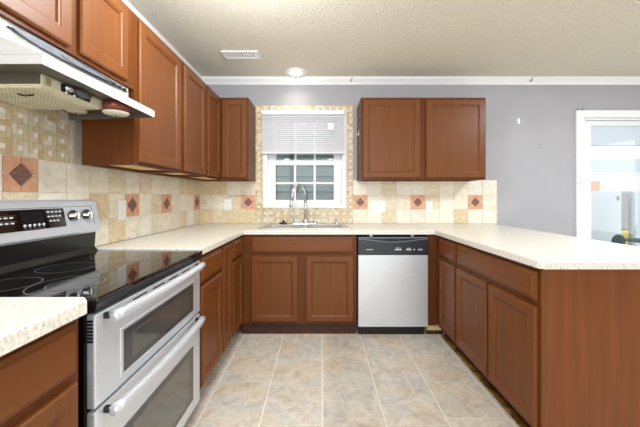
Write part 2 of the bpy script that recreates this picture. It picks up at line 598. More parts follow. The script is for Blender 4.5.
def accent(parent, wall, u0, u1, z0, z1):
    mb = MB()
    g = 0.002
    u0 += g; u1 -= g; z0 += g; z1 -= g
    uc, zc = (u0 + u1) / 2, (z0 + z1) / 2
    r = 0.68 * (u1 - u0) / 2
    q = 0.0025
    for su in (-1, 1):
        for sz in (-1, 1):
            U = u1 if su > 0 else u0
            Z = z1 if sz > 0 else z0
            pts = [(U, Z), (U, zc + sz * q), (uc + su * (r + q), zc + sz * q), (uc + su * q, zc + sz * (r + q)), (uc + su * q, Z)]
            plane_poly(mb, wall, pts, 0.004, 0.0105, M['terracotta'])
    plane_poly(mb, wall, [(uc - r + q, zc), (uc, zc - r + q), (uc + r - q, zc), (uc, zc + r - q)], 0.004, 0.011, M['medallion'])
    ro = mb.build('accent_tile', parent)
    return ro


def pinwheel(mb, wall, u0, u1, z0, z1, pitch, holes=(), du=0.0, dz=0.0):
    s = pitch / 3
    nu, nz = int((u1 - u0) / s) + 4, int((z1 - z0) / s) + 4
    cells = []
    for i in range(-1, nu // 3 + 2):
        for j in range(-1, nz // 3 + 2):
            a, b = u0 + du + i * pitch, z0 + dz + j * pitch
            cells += [(a + s, a + 2 * s, b + s, b + 2 * s, 'mos_white'), (a, a + 2 * s, b, b + s, None), (a + 2 * s, a + 3 * s, b, b + 2 * s, None),
                      (a + s, a + 3 * s, b + 2 * s, b + 3 * s, None), (a, a + s, b + s, b + 3 * s, None)]
    g = 0.0013
    for a0, a1, b0, b1, m in cells:
        a0, a1, b0, b1 = max(a0, u0), min(a1, u1), max(b0, z0), min(b1, z1)
        for h in holes:
            if a0 < h[1] and a1 > h[0] and b0 < h[3] and b1 > h[2]:
                # clip against the hole
                if a0 < h[0]:
                    a1 = min(a1, h[0])
                elif a1 > h[1]:
                    a0 = max(a0, h[1])
                elif b0 < h[2]:
                    b1 = min(b1, h[2])
                elif b1 > h[3]:
                    b0 = max(b0, h[3])
                else:
                    a1 = a0
        if a1 - a0 < 0.006 or b1 - b0 < 0.006:
            continue
        m = m or random.choice(['mos_a', 'mos_a', 'mos_b', 'mos_c', 'mos_d'])
        plane_box(mb, wall, a0 + g, a1 - g, b0 + g, b1 - g, 0.003, 0.010, M[m])


def tile_field(mb, wall, edges, rows, skip, ochre=()):
    g = 0.0016
    for i in range(len(edges) - 1):
        for j in range(len(rows) - 1):
            if (i, j) in skip:
                continue
            m = random.choice(['trav0', 'trav0', 'trav1', 'trav3', 'trav3', 'trav2'])
            if (i, j) in ochre:
                m = 'trav4'
            plane_box(mb, wall, edges[i] + g, edges[i + 1] - g, rows[j] + g, rows[j + 1] - g, 0.004, 0.010, M[m])


# left wall
P = 0.1525
ed = [1.975 + k * P for k in range(-9, 8)]
ed = [e for e in ed if e < YB - 0.02] + [YB]
i1 = [i for i, e in enumerate(ed) if abs(e - 1.975) < 1e-6][0]
mb = MB()
mb.box(XL, XL + 0.0055, ed[0], YB, ROWS[0], ROWS[3], M['grout'])
skip = {(i1, 1), (i1 + 3, 1), (i1 + 7, 1), (i1 - 5, 2)}
tile_field(mb, 'left', ed, ROWS, skip, {(i1 - 1, 0), (i1 + 6, 2), (i1 - 2, 1)})
lb = mb.build('tile_backsplash', wall_left)
for (i, j) in sorted(skip):
    accent(lb, 'left', ed[i], ed[i + 1], ROWS[j], ROWS[j + 1])
mb = MB()
mb.box(XL, XL + 0.005, ed[0], 1.90, ROWS[3], 1.72, M['grout'])
pinwheel(mb, 'left', ed[0], 1.545, ROWS[3], 1.72, 0.0705, du=0.012, dz=0.0)
mb.build('mosaic_tile', wall_left)

# back wall: left field, window surround, right field
mb = MB()
PB = 0.1535
edl = [XL + 0.008] + [-0.695 - k * PB for k in (3, 2, 1, 0)]
mb.box(XL, -0.695, YB - 0.0055, YB, ROWS[0], ROWS[3], M['grout'])
tile_field(mb, 'back', edl, ROWS, {(3, 1)}, {(0, 2), (1, 2), (0, 0), (2, 0), (3, 0)})
edr = [0.348 + k * 0.1533 for k in range(11)]
mb.box(edr[0], edr[-1], YB - 0.0055, YB, ROWS[0], 1.379, M['grout'])
ROWR = ROWS[:3] + [1.379]
tile_field(mb, 'back', edr, ROWR, {(0, 1), (4, 1), (8, 1)}, {(7, 0)})
bbk = mb.build('tile_backsplash', wall_back)
accent(bbk, 'back', edl[3], edl[4], ROWS[1], ROWS[2])
for i in (0, 4, 8):
    accent(bbk, 'back', edr[i], edr[i + 1], ROWS[1], ROWS[2])
mb = MB()
mx0, mx1, mz1 = -0.695, 0.348, 2.176
for (a, b, c, d) in ((mx0, WIN[0], ROWS[0], mz1), (WIN[1], mx1, ROWS[0], mz1), (WIN[0], WIN[1], ROWS[0], WIN[2]), (WIN[0], WIN[1], WIN[3], mz1)):
    mb.box(a, b, YB - 0.005, YB, c, d, M['grout'])
pinwheel(mb, 'back', mx0, mx1, ROWS[0], mz1, 0.0700, holes=[WIN], du=0.0, dz=0.004)
mb.build('mosaic_tile', wall_back)

# ------------------------------------------------------------------ window
win = struct(bpy.data.objects.new('window_1', None))
COL.objects.link(win)
win.location = ((WIN[0] + WIN[1]) / 2, YB, WIN[2])
win['base_at'] = tuple(win.location)
mb = MB()
a, b, c, d = WIN
ya, yb = YB - 0.012, YB + 0.15
mb.rbox(a, a + 0.05, ya, yb, c, d, M['vinyl'], 0.003)
mb.rbox(b - 0.05, b, ya, yb, c, d, M['vinyl'], 0.003)
mb.rbox(a + 0.05, b - 0.05, ya, yb, d - 0.045, d, M['vinyl'], 0.003)
mb.rbox(a + 0.05, b - 0.05, ya - 0.01, yb, c, c + 0.035, M['vinyl'], 0.003)
mb.build('window_frame', win)


def sash(y0, y1, z0, z1, gz, gx=(-0.483, 0.144), muntin_h=None):
    m = MB()
    x0, x1 = a + 0.05, b - 0.05
    m.rbox(x0, gx[0], y0, y1, z0, z1, M['vinyl'], 0.003)
    m.rbox(gx[1], x1, y0, y1, z0, z1, M['vinyl'], 0.003)
    m.rbox(gx[0], gx[1], y0, y1, z0, gz[0], M['vinyl'], 0.003)
    m.rbox(gx[0], gx[1], y0, y1, gz[1], z1, M['vinyl'], 0.003)
    o = m.build('sash', win)
    yc = (y0 + y1) / 2
    m = MB()
    m.box(gx[0] - 0.005, gx[1] + 0.005, yc - 0.003, yc + 0.003, gz[0] - 0.005, gz[1] + 0.005, M['glass'])
    m.build('pane', o)
    m = MB()
    for x in (-0.274, -0.063):
        m.box(x - 0.011, x + 0.011, yc - 0.011, yc - 0.004, gz[0], gz[1], M['vinyl'])
    if muntin_h:
        m.box(gx[0], gx[1], yc - 0.0112, yc - 0.0042, muntin_h - 0.010, muntin_h + 0.010, M['vinyl'])
    m.build('muntin', o)
    return o


low = sash(YB + 0.02, YB + 0.055, c + 0.035, 1.590, (1.167, 1.541), muntin_h=1.349)
for x in (-0.365, 0.105):
    m = MB()
    m.rbox(x - 0.035, x + 0.035, YB - 0.0, YB + 0.026, 1.588, 1.603, M['vinyl'], 0.004)
    m.rbox(x - 0.012, x + 0.02, YB - 0.006, YB + 0.012, 1.60, 1.612, M['vinyl'], 0.004)
    m.build('sash_lock', low)
sash(YB + 0.07, YB + 0.105, 1.575, d - 0.045, (1.60, d - 0.08), gx=(-0.483, 0.144))

# mini blind
bl = thing('window_blind', 'white horizontal slat blind half raised over the sink window', 'blind', (-0.18, YB - 0.04, 1.655))
mb = MB()
mb.rbox(-0.622, 0.252, YB - 0.075, YB - 0.013, 2.062, 2.108, M['blind'], 0.004)
mb.build('headrail', bl)
nsl = 17
for k in range(nsl):
    z = 2.048 - k * 0.0222
    tz, ty = 0.0100, 0.0074
    mb = MB()
    y = YB - 0.044
    prof = []
    for q in range(6):
        t = q / 5 * 2 - 1
        prof.append((y - ty * t - 0.0015 * (1 - t * t), z - tz * t))
    pts = prof + [(p[0] + 0.0008, p[1] + 0.0010) for p in reversed(prof)]
    mb.prism(pts, 'x', -0.615, 0.248, M['blind'])
    mb.build('slat', bl)
mb = MB()
mb.rbox(-0.616, 0.249, YB - 0.069, YB - 0.019, 1.655, 1.676, M['blind'], 0.004)
mb.build('bottom_rail', bl)
mb = MB()
mb.rbox(0.075, 0.138, YB - 0.064, YB - 0.061, 1.905, 1.972, M['white_plastic'], 0.001)
mb.box(0.088, 0.094, YB - 0.0645, YB - 0.064, 1.945, 1.950, M['vent_grey'])
mb.box(0.108, 0.113, YB - 0.0645, YB - 0.064, 1.945, 1.950, M['vent_grey'])
mb.build('safety_tag', bl)
for x in (-0.50, -0.18, 0.14):
    mb = MB()
    mb.tube([(x, YB - 0.063, 2.06), (x, YB - 0.063, 1.67)], 0.0012, M['blind'], 6)
    mb.build('lift_cord', bl)

# ------------------------------------------------------------------ glass door on the right
dr = struct(bpy.data.objects.new('door_1', None))
COL.objects.link(dr)
dr.location = ((DOR[0] + DOR[1]) / 2, YB, 0)
dr['base_at'] = tuple(dr.location)
mb = MB()
ox, oz = 2.722, 2.122
mb.rbox(ox, ox + 0.075, YB - 0.024, YB, 0.0, oz, M['white_trim'], 0.004)
mb.rbox(ox + 0.018, ox + 0.055, YB - 0.030, YB - 0.02, 0.0, oz - 0.018, M['white_trim'], 0.004)
mb.rbox(ox + 0.075, DOR[1] + 0.06, YB - 0.024, YB, oz - 0.075, oz, M['white_trim'], 0.004)
mb.rbox(ox + 0.055, DOR[1] + 0.06, YB - 0.030, YB - 0.02, oz - 0.055, oz - 0.018, M['white_trim'], 0.004)
mb.rbox(DOR[1] - 0.02, DOR[1] + 0.06, YB - 0.024, YB, 0.0, oz - 0.075, M['white_trim'], 0.004)
mb.add([(ox + 0.0, YB - 0.0304, 1.345), (ox + 0.055, YB - 0.0304, 1.358), (ox + 0.055, YB - 0.0304, 1.352), (ox + 0.0, YB - 0.0304, 1.340)], [(0, 3, 2, 1)], M['red_mark'])
mb.build('door_casing', dr)
mb = MB()
mb.rbox(DOR[0], DOR[0] + 0.07, YB + 0.01, YB + 0.12, 0.0, DOR[3], M['vinyl'], 0.004)
mb.rbox(DOR[0] + 0.07, DOR[1], YB + 0.01, YB + 0.12, DOR[3] - 0.035, DOR[3], M['vinyl'], 0.004)
mb.rbox(DOR[1] - 0.07, DOR[1], YB + 0.01, YB + 0.12, 0.0, DOR[3] - 0.035, M['vinyl'], 0.004)
mb.build('door_frame', dr)
mb = MB()
gx0, gx1 = DOR[0] + 0.07, DOR[1] - 0.07
mb.rbox(gx0, gx0 + 0.080, YB + 0.03, YB + 0.065, 0.03, 2.02, M['vinyl'], 0.004)
mb.rbox(gx0 + 0.080, gx1, YB + 0.03, YB + 0.065, 1.968, 2.02, M['vinyl'], 0.004)
mb.rbox(gx0 + 0.080, gx1, YB + 0.03, YB + 0.065, 0.03, 0.12, M['vinyl'], 0.004)
mb.rbox(gx0 + 0.84, gx0 + 0.90, YB + 0.03, YB + 0.065, 0.12, 1.968, M['vinyl'], 0.004)
ds = mb.build('door_panel', dr)
mb = MB()
mb.box(gx0 + 0.075, gx1, YB + 0.045, YB + 0.051, 0.11, 1.975, M['glass'])
mb.build('pane', ds)
for hx0, lab in ((2.715, 'small black hook at the outer top left corner of the glass door casing'), (2.765, 'small black hook on top of the glass door casing, just right of the corner hook')):
    m = MB()
    m.tube([(hx0, YB - 0.028, 2.1265), (hx0 + 0.008, YB - 0.034, 2.131), (hx0 + 0.020, YB - 0.028, 2.1265)], 0.004, M['black'], 6)
    tag(m.build('curtain_hook', base=(hx0 + 0.01, YB - 0.03, 2.1225)), lab, 'hook', 'door casing hooks')

# ------------------------------------------------------------------ outside: sunroom and neighbour's wall
mb = MB()
mb.box(2.35, 9, YB + 0.15, 6.2, -0.08, -0.02, M['sun_wall'])
struct(mb.build('floor_sunroom'))
mb = MB()
YS = 5.5
mb.box(2.35, 9, YS, YS + 0.1, -0.02, 1.90, M['sun_white'])
mb.box(2.35, 9, YS, YS + 0.1, 2.15, 2.75, M['sun_wall'])
mb.box(2.35, 9, YS - 0.02, YS, 1.615, 1.645, M['sun_white'])
mb.box(2.35, 9, YS - 0.012, YS, 1.645, 1.90, M['sun_wall'])
struct(mb.build('wall_sunroom'))
mb = MB()
mb.box(2.35, 9, YB + 0.15, YS + 0.1, 2.75, 2.85, M['sun_wall'])
struct(mb.build('ceiling_sunroom'))
mb = MB()
mb.box(2.25, 2.35, YB + 0.15, YS + 0.1, -0.08, 2.85, M['sun_white'])
struct(mb.build('wall_sunroom_side'))


def sun_x(px, y):
    return (px - X0) * y / F_PX


def sun_z(py, y):
    return EYE + (Y0 - py) * y / F_PX


yl = 4.95
cabt = sun_z(191, yl)


def storage_cab(px0, px1, label):
    t = thing('storage_cabinet', label, 'cabinet', (sun_x((px0 + px1) / 2, yl), yl, -0.02))
    x0, x1 = sun_x(px0, yl), sun_x(px1, yl)
    m = MB()
    m.rbox(x0, x1, yl + 0.02, YS - 0.02, -0.02, cabt, M['locker'], 0.006)
    m.build('body', t)
    m = MB()
    rings(m, 'y', -1, yl + 0.02, x0 + 0.012, x1 - 0.012, 0.05, cabt - 0.02, [(0, 0.001), (0, 0.016), (0.004, 0.02)], M['locker'])
    dd = m.build('door', t)
    m = MB()
    hx = x1 - 0.075
    m.rbox(hx - 0.012, hx + 0.012, yl - 0.02, yl - 0.0, sun_z(200.5, yl), sun_z(196, yl), M['grey_board'], 0.004)
    m.build('door_handle', dd)
    return t


storage_cab(585, 622.3, 'pale blue storage cabinet beyond the glass door, left of the grey and yellow board')
storage_cab(634.5, 672, 'pale blue storage cabinet beyond the glass door, right of the grey and yellow board')
bt = thing('board', 'tall narrow board, grey above and yellow below, between the pale cabinets in the sunroom', 'board', (sun_x(628, yl), yl + 0.1, -0.02))
mb = MB()
mb.rbox(sun_x(623.7, yl), sun_x(632.5, yl), yl + 0.06, yl + 0.10, sun_z(229.5, yl), sun_z(194, yl), M['grey_board'], 0.003)
mb.build('upper_panel', bt)
mb = MB()
mb.rbox(sun_x(623.7, yl), sun_x(632.5, yl), yl + 0.06, yl + 0.10, -0.02, sun_z(230.5, yl), M['yellow_board'], 0.003)
mb.build('lower_panel', bt)
mb = MB()
mb.rbox(sun_x(591.8, yl + 0.1), sun_x(600, yl + 0.1), yl + 0.10, yl + 0.24, cabt, sun_z(181.2, yl + 0.1), M['orange_box'], 0.004)
tag(mb.build('box', base=(sun_x(596, yl), yl + 0.17, cabt)), 'small pale orange box on top of the left storage cabinet in the sunroom', 'box')

yc_ = 4.2
ct = thing('chair', 'dark green round backed chair seen over the peninsula through the glass door', 'chair', (sun_x(618.5, yc_), yc_ + 0.1, -0.02))
cx, cz = sun_x(618.5, yc_), sun_z(241, yc_)
r = 6.6 * yc_ / F_PX
mb = MB()
mb.lathe([(0.0, -0.02), (r * 0.9, -0.018), (r, -0.006), (r, 0.006), (r * 0.9, 0.018), (0.0, 0.02)], (cx, yc_, cz), M['dark_green'], 'y', 28)
mb.build('backrest', ct)
mb = MB()
mb.lathe([(0.0, 0.0), (0.17, 0.0), (0.185, 0.012), (0.18, 0.03), (0.0, 0.035)], (cx, yc_ + 0.2, 0.40), M['dark_green'], 'z', 28)
mb.build('seat', ct)
mb = MB()
mb.tube([(cx, yc_ + 0.0, cz - 0.05), (cx, yc_ + 0.02, 0.45), (cx, yc_ + 0.08, 0.415)], 0.012, M['dark_green'], 8)
mb.build('back_post', ct)
for sx in (-1, 1):
    for sy in (-1, 1):
        mb = MB()
        mb.tube([(cx + sx * 0.11, yc_ + 0.2 + sy * 0.11, 0.402), (cx + sx * 0.16, yc_ + 0.2 + sy * 0.16, -0.02)], 0.010, M['dark_green'], 8)
        mb.build('leg', ct)
tt = thing('side_table', 'thin topped dark table beside the round backed chair in the sunroom', 'table', (4.62, yc_ - 0.1, -0.02))
tz = sun_z(240.3, yc_)
mb = MB()
mb.lathe([(0.0, -0.014), (0.29, -0.014), (0.30, -0.007), (0.29, 0.0), (0.0, 0.0)], (cx + 0.42, yc_ - 0.05, tz), M['dark_green'], 'z', 32)
mb.build('table_top', tt)
mb = MB()
mb.lathe([(0.16, 0.0), (0.15, 0.012), (0.02, 0.03), (0.018, tz + 0.02 - 0.014), (0.06, tz + 0.02 - 0.01)], (cx + 0.42, yc_ - 0.05, -0.02), M['dark_green'], 'z', 20)
mb.build('pedestal', tt)

nb = thing('neighbor_house', 'teal grey sided house wall seen through the sink window', 'house', (-0.4, 4.7, -0.08))
mb = MB()
for k in range(19):
    z = -0.08 + k * 0.16
    mb.prism([(4.7, z), (4.668, z + 0.004), (4.69, z + 0.16), (4.7, z + 0.16)], 'x', -3.2, 2.2, M['siding'])
mb.box(-3.2, 2.2, 4.7, 4.8, -0.08, 2.96, M['siding'])
mb.build('siding', nb)
mb = MB()
mb.box(-3.2, 2.2, 4.64, 4.70, sun_z(193, 4.65), sun_z(191, 4.65), M['dark_trim'])
mb.build('trim_board', nb)
mb = MB()
mb.box(-0.475, -0.435, 4.63, 4.70, -0.08, 2.96, M['dark_trim'])
mb.build('corner_post', nb)
mb = MB()
mb.box(-8, 12, YB + 0.15, 14, -0.2, -0.08, M['ground'])
struct(mb.build('ground'))

# ------------------------------------------------------------------ base cabinets
ZB0, ZCAB = 0.10, 0.876                     # toe height, cabinet top
CT = 0.914
XF = -0.685                                 # left run face frame
YF = 2.600                                  # back run face frame
XP = 1.006                                  # peninsula face frame
DZ = (0.125, 0.688)                         # door bottom / top
WZ = (0.716, 0.852)                         # drawer bottom / top


def base_box(parent, x0, x1, y0, y1, toe):
    """carcass with a recessed toe kick on side toe ('x+','x-','y-')"""
    m = MB()
    m.box(x0, x1, y0, y1, ZB0, ZCAB, M['frame'])
    m.build('carcass', parent)
    m = MB()
    k = 0.072
    xa, xb, ya, yb = x0, x1, y0, y1
    if toe == 'x+':
        xb -= k
    elif toe == 'x-':
        xa += k
    else:
        ya += 0.03
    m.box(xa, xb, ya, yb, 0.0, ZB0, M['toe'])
    return m.build('toe_kick', parent)


def base_cab(name_label, x0, x1, y0, y1, axis, sign, plane, fronts, toe):
    t = thing('base_cabinet', name_label, 'cabinet', ((x0 + x1) / 2, (y0 + y1) / 2, 0), 'base cabinets')
    base_box(t, max(x0, XL + 0.0115), x1, y0, min(y1, YB - 0.0125), toe)
    for kind, a, b, z0, z1 in fronts:
        if kind == 'd':
            cab_door(t, axis, sign, plane, a, b, z0, z1)
        elif kind == 'n':
            cab_door(t, axis, sign, plane, a, b, z0, z1, fw=0.042)
        else:
            cab_drawer(t, axis, sign, plane, a, b, z0, z1)
    return t


G = 0.0008
base_cab('cherry base cabinet with drawer and door, nearest the camera, in front of the range', XL, XF, 0.20, 0.848, 'x', 1, XF,
         [('w', 0.235, 0.828, *WZ), ('d', 0.235, 0.828, *DZ)], 'x+')
base_cab('cherry base cabinet with one drawer over one wide door, directly beyond the range', XL, XF, 1.668, 2.060, 'x', 1, XF,
         [('w', 1.690, 2.045, *WZ), ('d', 1.690, 2.045, *DZ)], 'x+')
base_cab('narrow pull-out base cabinet with one full height panel, left run', XL, XF, 2.060 + G, 2.280, 'x', 1, XF,
         [('n', 2.074, 2.262, DZ[0], WZ[1])], 'x+')
base_cab('corner base cabinet with small drawer over narrow door, left of the sink run', XL, XF, 2.280 + G, YB - 0.002, 'x', 1, XF,
         [('w', 2.304, 2.568, *WZ), ('n', 2.304, 2.568, *DZ)], 'x+')
base_cab('wide sink base cabinet with long false drawer front above two doors, under the window', XF + G, 0.312, YF, YB - 0.002, 'y', -1, YF,
         [('w', -0.598, 0.285, *WZ), ('d', -0.598, -0.195, *DZ), ('d', -0.126, 0.285, *DZ)], 'y-')
# peninsula: filler beside the dishwasher, narrow cabinet, wide cabinet
pf = thing('cabinet_filler', 'narrow cherry filler panel between the dishwasher and the peninsula', 'cabinet panel', (0.965, YF, 0))
mb = MB()
mb.box(0.930, XP - G, YF, YF + 0.02, 0.085, ZCAB, M['frame'])
mb.build('panel', pf)
mb = MB()
mb.box(0.930, XP + 0.065, YF + 0.022, YF + 0.034, 0.035, 0.085, M['raw_wood'])
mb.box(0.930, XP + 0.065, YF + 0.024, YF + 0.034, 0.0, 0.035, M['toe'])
mb.build('toe_board', pf)
XPB = 1.63
base_cab('narrow cherry peninsula cabinet with small drawer over one door, beside the dishwasher', XP, XPB, 2.20, YF - 0.001, 'x', -1, XP,
         [('w', 2.217, 2.510, *WZ), ('n', 2.217, 2.510, *DZ)], 'x-')
YE = 1.362
pw = base_cab('wide cherry peninsula cabinet with one long drawer over two doors', XP, XPB, YE + 0.019, 2.20 - G, 'x', -1, XP,
              [('w', 1.385, 2.184, *WZ), ('d', 1.792, 2.184, *DZ), ('d', 1.385, 1.768, *DZ)], 'x-')
mb = MB()
mb.box(XP + 0.026, XPB, YE + 0.003, YE + 0.018, 0.0, ZCAB, M['panel_end'])
mb.rbox(XP, XP + 0.026, YE, YE + 0.018, 0.0, ZCAB, M['wood_v'], 0.003)
mb.build('end_panel', pw)
mb = MB()
mb.rbox(XP + 0.030, XP + 0.071, YE + 0.02, YF - 0.01, 0.0, 0.016, M['mottled_shoe'], 0.006)
mb.build('shoe_moulding', pw)
mb = MB()
mb.rbox(XF - 0.071, XF - 0.058, 1.672, 2.56, 0.0, 0.02, M['raw_wood'], 0.005)
ls = mb.build('shoe_moulding', base=(XF - 0.065, 2.1, 0))
tag(ls, 'thin tan strip along the floor under the left base cabinets', 'moulding')


# ------------------------------------------------------------------ countertops
def slab(xs, ys, filled, z0, z1, m, name, parent=None, base=None, bevel=0.009, clip=None):
    bm = bmesh.new()
    V = {}

    def vert(i, j, z):
        k = (i, j, z)
        if k not in V:
            V[k] = bm.verts.new((xs[i], ys[j], z))
        return V[k]
    nx, ny = len(xs) - 1, len(ys) - 1
    F = lambda i, j: 0 <= i < nx and 0 <= j < ny and filled(i, j)
    for i in range(nx):
        for j in range(ny):
            if not F(i, j):
                continue
            bm.faces.new([vert(i, j, z1), vert(i + 1, j, z1), vert(i + 1, j + 1, z1), vert(i, j + 1, z1)])
            bm.faces.new([vert(i, j + 1, z0), vert(i + 1, j + 1, z0), vert(i + 1, j, z0), vert(i, j, z0)])
            for di, dj, p, q in ((-1, 0, (i, j + 1), (i, j)), (1, 0, (i + 1, j), (i + 1, j + 1)), (0, -1, (i, j), (i + 1, j)), (0, 1, (i + 1, j + 1), (i, j + 1))):
                if not F(i + di, j + dj):
                    bm.faces.new([vert(*p, z0), vert(*q, z0), vert(*q, z1), vert(*p, z1)])
    bmesh.ops.recalc_face_normals(bm, faces=bm.faces[:])
    if clip:                                # round a vertical corner
        es = [e for e in bm.edges if all(abs(v.co.x - clip[0]) < 1e-5 and abs(v.co.y - clip[1]) < 1e-5 for v in e.verts)]
        bmesh.ops.bevel(bm, geom=es, offset=clip[2], segments=1, affect='EDGES')
    es = [e for e in bm.edges if len(e.link_faces) == 2 and e.calc_face_angle(0) > 0.5 and all(v.co.z > z1 - 1e-4 for v in e.verts)]
    bmesh.ops.bevel(bm, geom=es, offset=bevel, segments=3, affect='EDGES', profile=0.6)
    mb = MB()
    mb.from_bm(bm, m)
    return mb.build(name, parent, base)


SK = (-0.545, 0.235, 2.70, 3.145)            # sink cut-out
XC, YC, XPC, XPR, YPE = -0.662, 2.577, 0.981, 1.836, 1.335
xs = [XL, XC, SK[0], SK[1], XPC, XPR]
ys = [YPE, 1.664, YC, SK[2], SK[3], YB - 0.0105]


def u_shape(i, j):
    if i == 0:
        return j >= 1
    if i == 4:
        return True
    if j < 2:
        return False
    return not (i == 2 and j == 3)


xs[0] = XL + 0.0105
ct = slab(xs, ys, u_shape, ZCAB + G, CT, M['counter'], 'countertop', base=(0.2, 2.9, ZCAB), clip=(XPC, YPE, 0.022))
tag(ct, 'speckled cream countertop running round from the range past the sink to the peninsula', 'countertop')
cl = slab([XL + 0.0105, -0.646], [0.18, 0.852], lambda i, j: True, ZCAB + G, CT + 0.003, M['counter'], 'countertop', base=(-0.97, 0.5, ZCAB), clip=(-0.646, 0.852, 0.022))
tag(cl, 'short speckled cream countertop piece in front of the range at lower left', 'countertop')

# ------------------------------------------------------------------ dishwasher
dw = thing('dishwasher', 'built-in dishwasher with brushed stainless door and dark control panel', 'dishwasher', (0.624, YF, 0))
DX0, DX1, DY = 0.324, 0.924, 2.604
mb = MB()
mb.box(DX0 + 0.004, DX1 - 0.004, DY + 0.004, YB - 0.05, 0.085, 0.870, M['dark_gap'])
mb.build('tub', dw)
mb = MB()
mb.rbox(DX0, DX1, DY - 0.028, DY + 0.004, 0.083, 0.700, M['steel_dw'], 0.004)
mb.build('door', dw)
mb = MB()
# control panel with a scooped pocket handle
n = 24
top = []
for i in range(n + 1):
    u = i / n
    top.append((DX0 + u * (DX1 - DX0), 0.836 - 0.026 * math.sin(math.pi * u) ** 1.5))
mb.prism([(DX0, 0.702), (DX1, 0.702)] + top[::-1], 'y', DY - 0.030, DY + 0.004, M['dw_panel'])
mb.rbox(DX0, DX1, DY - 0.024, DY + 0.004, 0.842, 0.852, M['dw_lip'], 0.003)
mb.box(DX0, DX1, DY - 0.008, DY + 0.004, 0.80, 0.846, M['dw_panel'])
cp = mb.build('control_panel', dw)
mb = MB()
sec = [(p[0], p[1]) for p in top]
mb.prism(sec + [(p[0], p[1] + 0.005) for p in sec[::-1]], 'y', DY - 0.031, DY - 0.012, M['dw_lip'])
mb.build('pocket_handle', cp)
mb = MB()
mb.rbox(0.565, 0.665, DY - 0.016, DY - 0.007, 0.818, 0.834, M['black'], 0.004)
mb.build('latch', cp)
mb = MB()


def marks(mb, plane_y, x0, x1, z0, z1, n, m):
    w = (x1 - x0) / n
    for i in range(n):
        mb.box(x0 + i * w, x0 + i * w + w * 0.72, plane_y - 0.0008, plane_y + 0.001, z0, z1, m)


def mark_part(name, x0, x1, z0, z1, n, parent):
    q = MB()
    marks(q, DY - 0.0302, x0, x1, z0, z1, n, M['print'])
    return q.build(name, parent)


mark_part('brand_lettering', 0.392, 0.452, 0.744, 0.751, 9, cp)         # too small to read
for x0, x1, nn in ((0.640, 0.700, 3), (0.738, 0.782, 3), (0.800, 0.812, 1), (0.838, 0.878, 2)):
    mark_part('button_marking', x0, x1, 0.742, 0.754, nn, cp)
mark_part('button_marking', 0.648, 0.690, 0.760, 0.764, 3, cp)
mark_part('button_marking', 0.744, 0.780, 0.758, 0.762, 2, cp)
for x in (0.437, 0.795):
    mb = MB()
    mb.rbox(x - 0.012, x + 0.012, DY - 0.012, DY + 0.004, 0.858, 0.872, M['steel'], 0.002)
    mb.build('mounting_bracket', dw)
mb = MB()
mb.box(DX0 + 0.005, DX1 - 0.02, DY + 0.018, DY + 0.05, 0.0, 0.085, M['black'])
mb.build('toe_panel', dw)

# ------------------------------------------------------------------ range
RY0, RY1 = 0.876, 1.654
RX = -0.662
rg = thing('range', 'freestanding electric range with black glass cooktop and two stainless oven doors', 'range', (-0.97, 1.26, 0))
mb = MB()
mb.box(-1.27, RX - 0.028, RY0, RY1, 0.05, 0.855, M['black'])
mb.box(-1.25, RX - 0.08, RY0 + 0.02, RY1 - 0.02, 0.0, 0.05, M['black'])
mb.build('body', rg)
mb = MB()
mb.rbox(-1.215, RX + 0.012, RY0 - 0.002, RY1 + 0.002, 0.890, 0.905, M['black_glass'], 0.004)
mb.prism([(RX + 0.010, 0.8895), (RX + 0.004, 0.862), (RX - 0.03, 0.855), (-1.215, 0.855), (-1.215, 0.8895)], 'y', RY0, RY1, M['black'])
ck = mb.build('cooktop', rg)
mb = MB()


def ring(mb, cx, cy, r, w=0.0016):
    n = 48
    v = []
    for k in range(n):
        a = 2 * math.pi * k / n
        for q in (r - w, r + w):
            v.append((cx + q * math.cos(a), cy + q * math.sin(a), 0.9054))
    f = [[2 * k, 2 * k + 1, (2 * k + 3) % (2 * n), (2 * k + 2) % (2 * n)] for k in range(n)]
    mb.add(v, f, M['ring'])


for cx, cy, rr in ((-1.055, 1.005, 0.092), (-0.83, 1.02, 0.128), (-0.83, 1.02, 0.080), (-1.06, 1.255, 0.098), (-0.83, 1.45, 0.092), (-1.05, 1.50, 0.080)):
    ring(mb, cx, cy, rr)
mb.build('burner_ring', ck)
# backguard
mb = MB()
bg = [(-1.283, 1.183), (-1.252, 1.186), (-1.240, 1.176), (-1.208, 1.022), (-1.214, 1.012), (-1.283, 1.012)]
mb.prism(bg, 'y', RY0 - 0.004, RY1 - 0.002, M['steel'])
bgo = mb.build('backguard', rg)
mb = MB()
mb.prism([(-1.283, 1.0115), (-1.230, 1.0115), (-1.236, 0.93), (-1.216, 0.9055), (-1.283, 0.9055)], 'y', RY0, RY1 - 0.012, M['black'])
mb.build('backguard_base', rg)


def bgx(z, off=0.0):
    """surface of the slanted control face at height z"""
    return -1.240 + (1.176 - z) / (1.176 - 1.022) * 0.032 + off


def bg_quad(mb, y0, y1, z0, z1, off, m):
    mb.prism([(bgx(z0, -0.002), z0), (bgx(z0, off), z0), (bgx(z1, off), z1), (bgx(z1, -0.002), z1)], 'y', y0, y1, m)


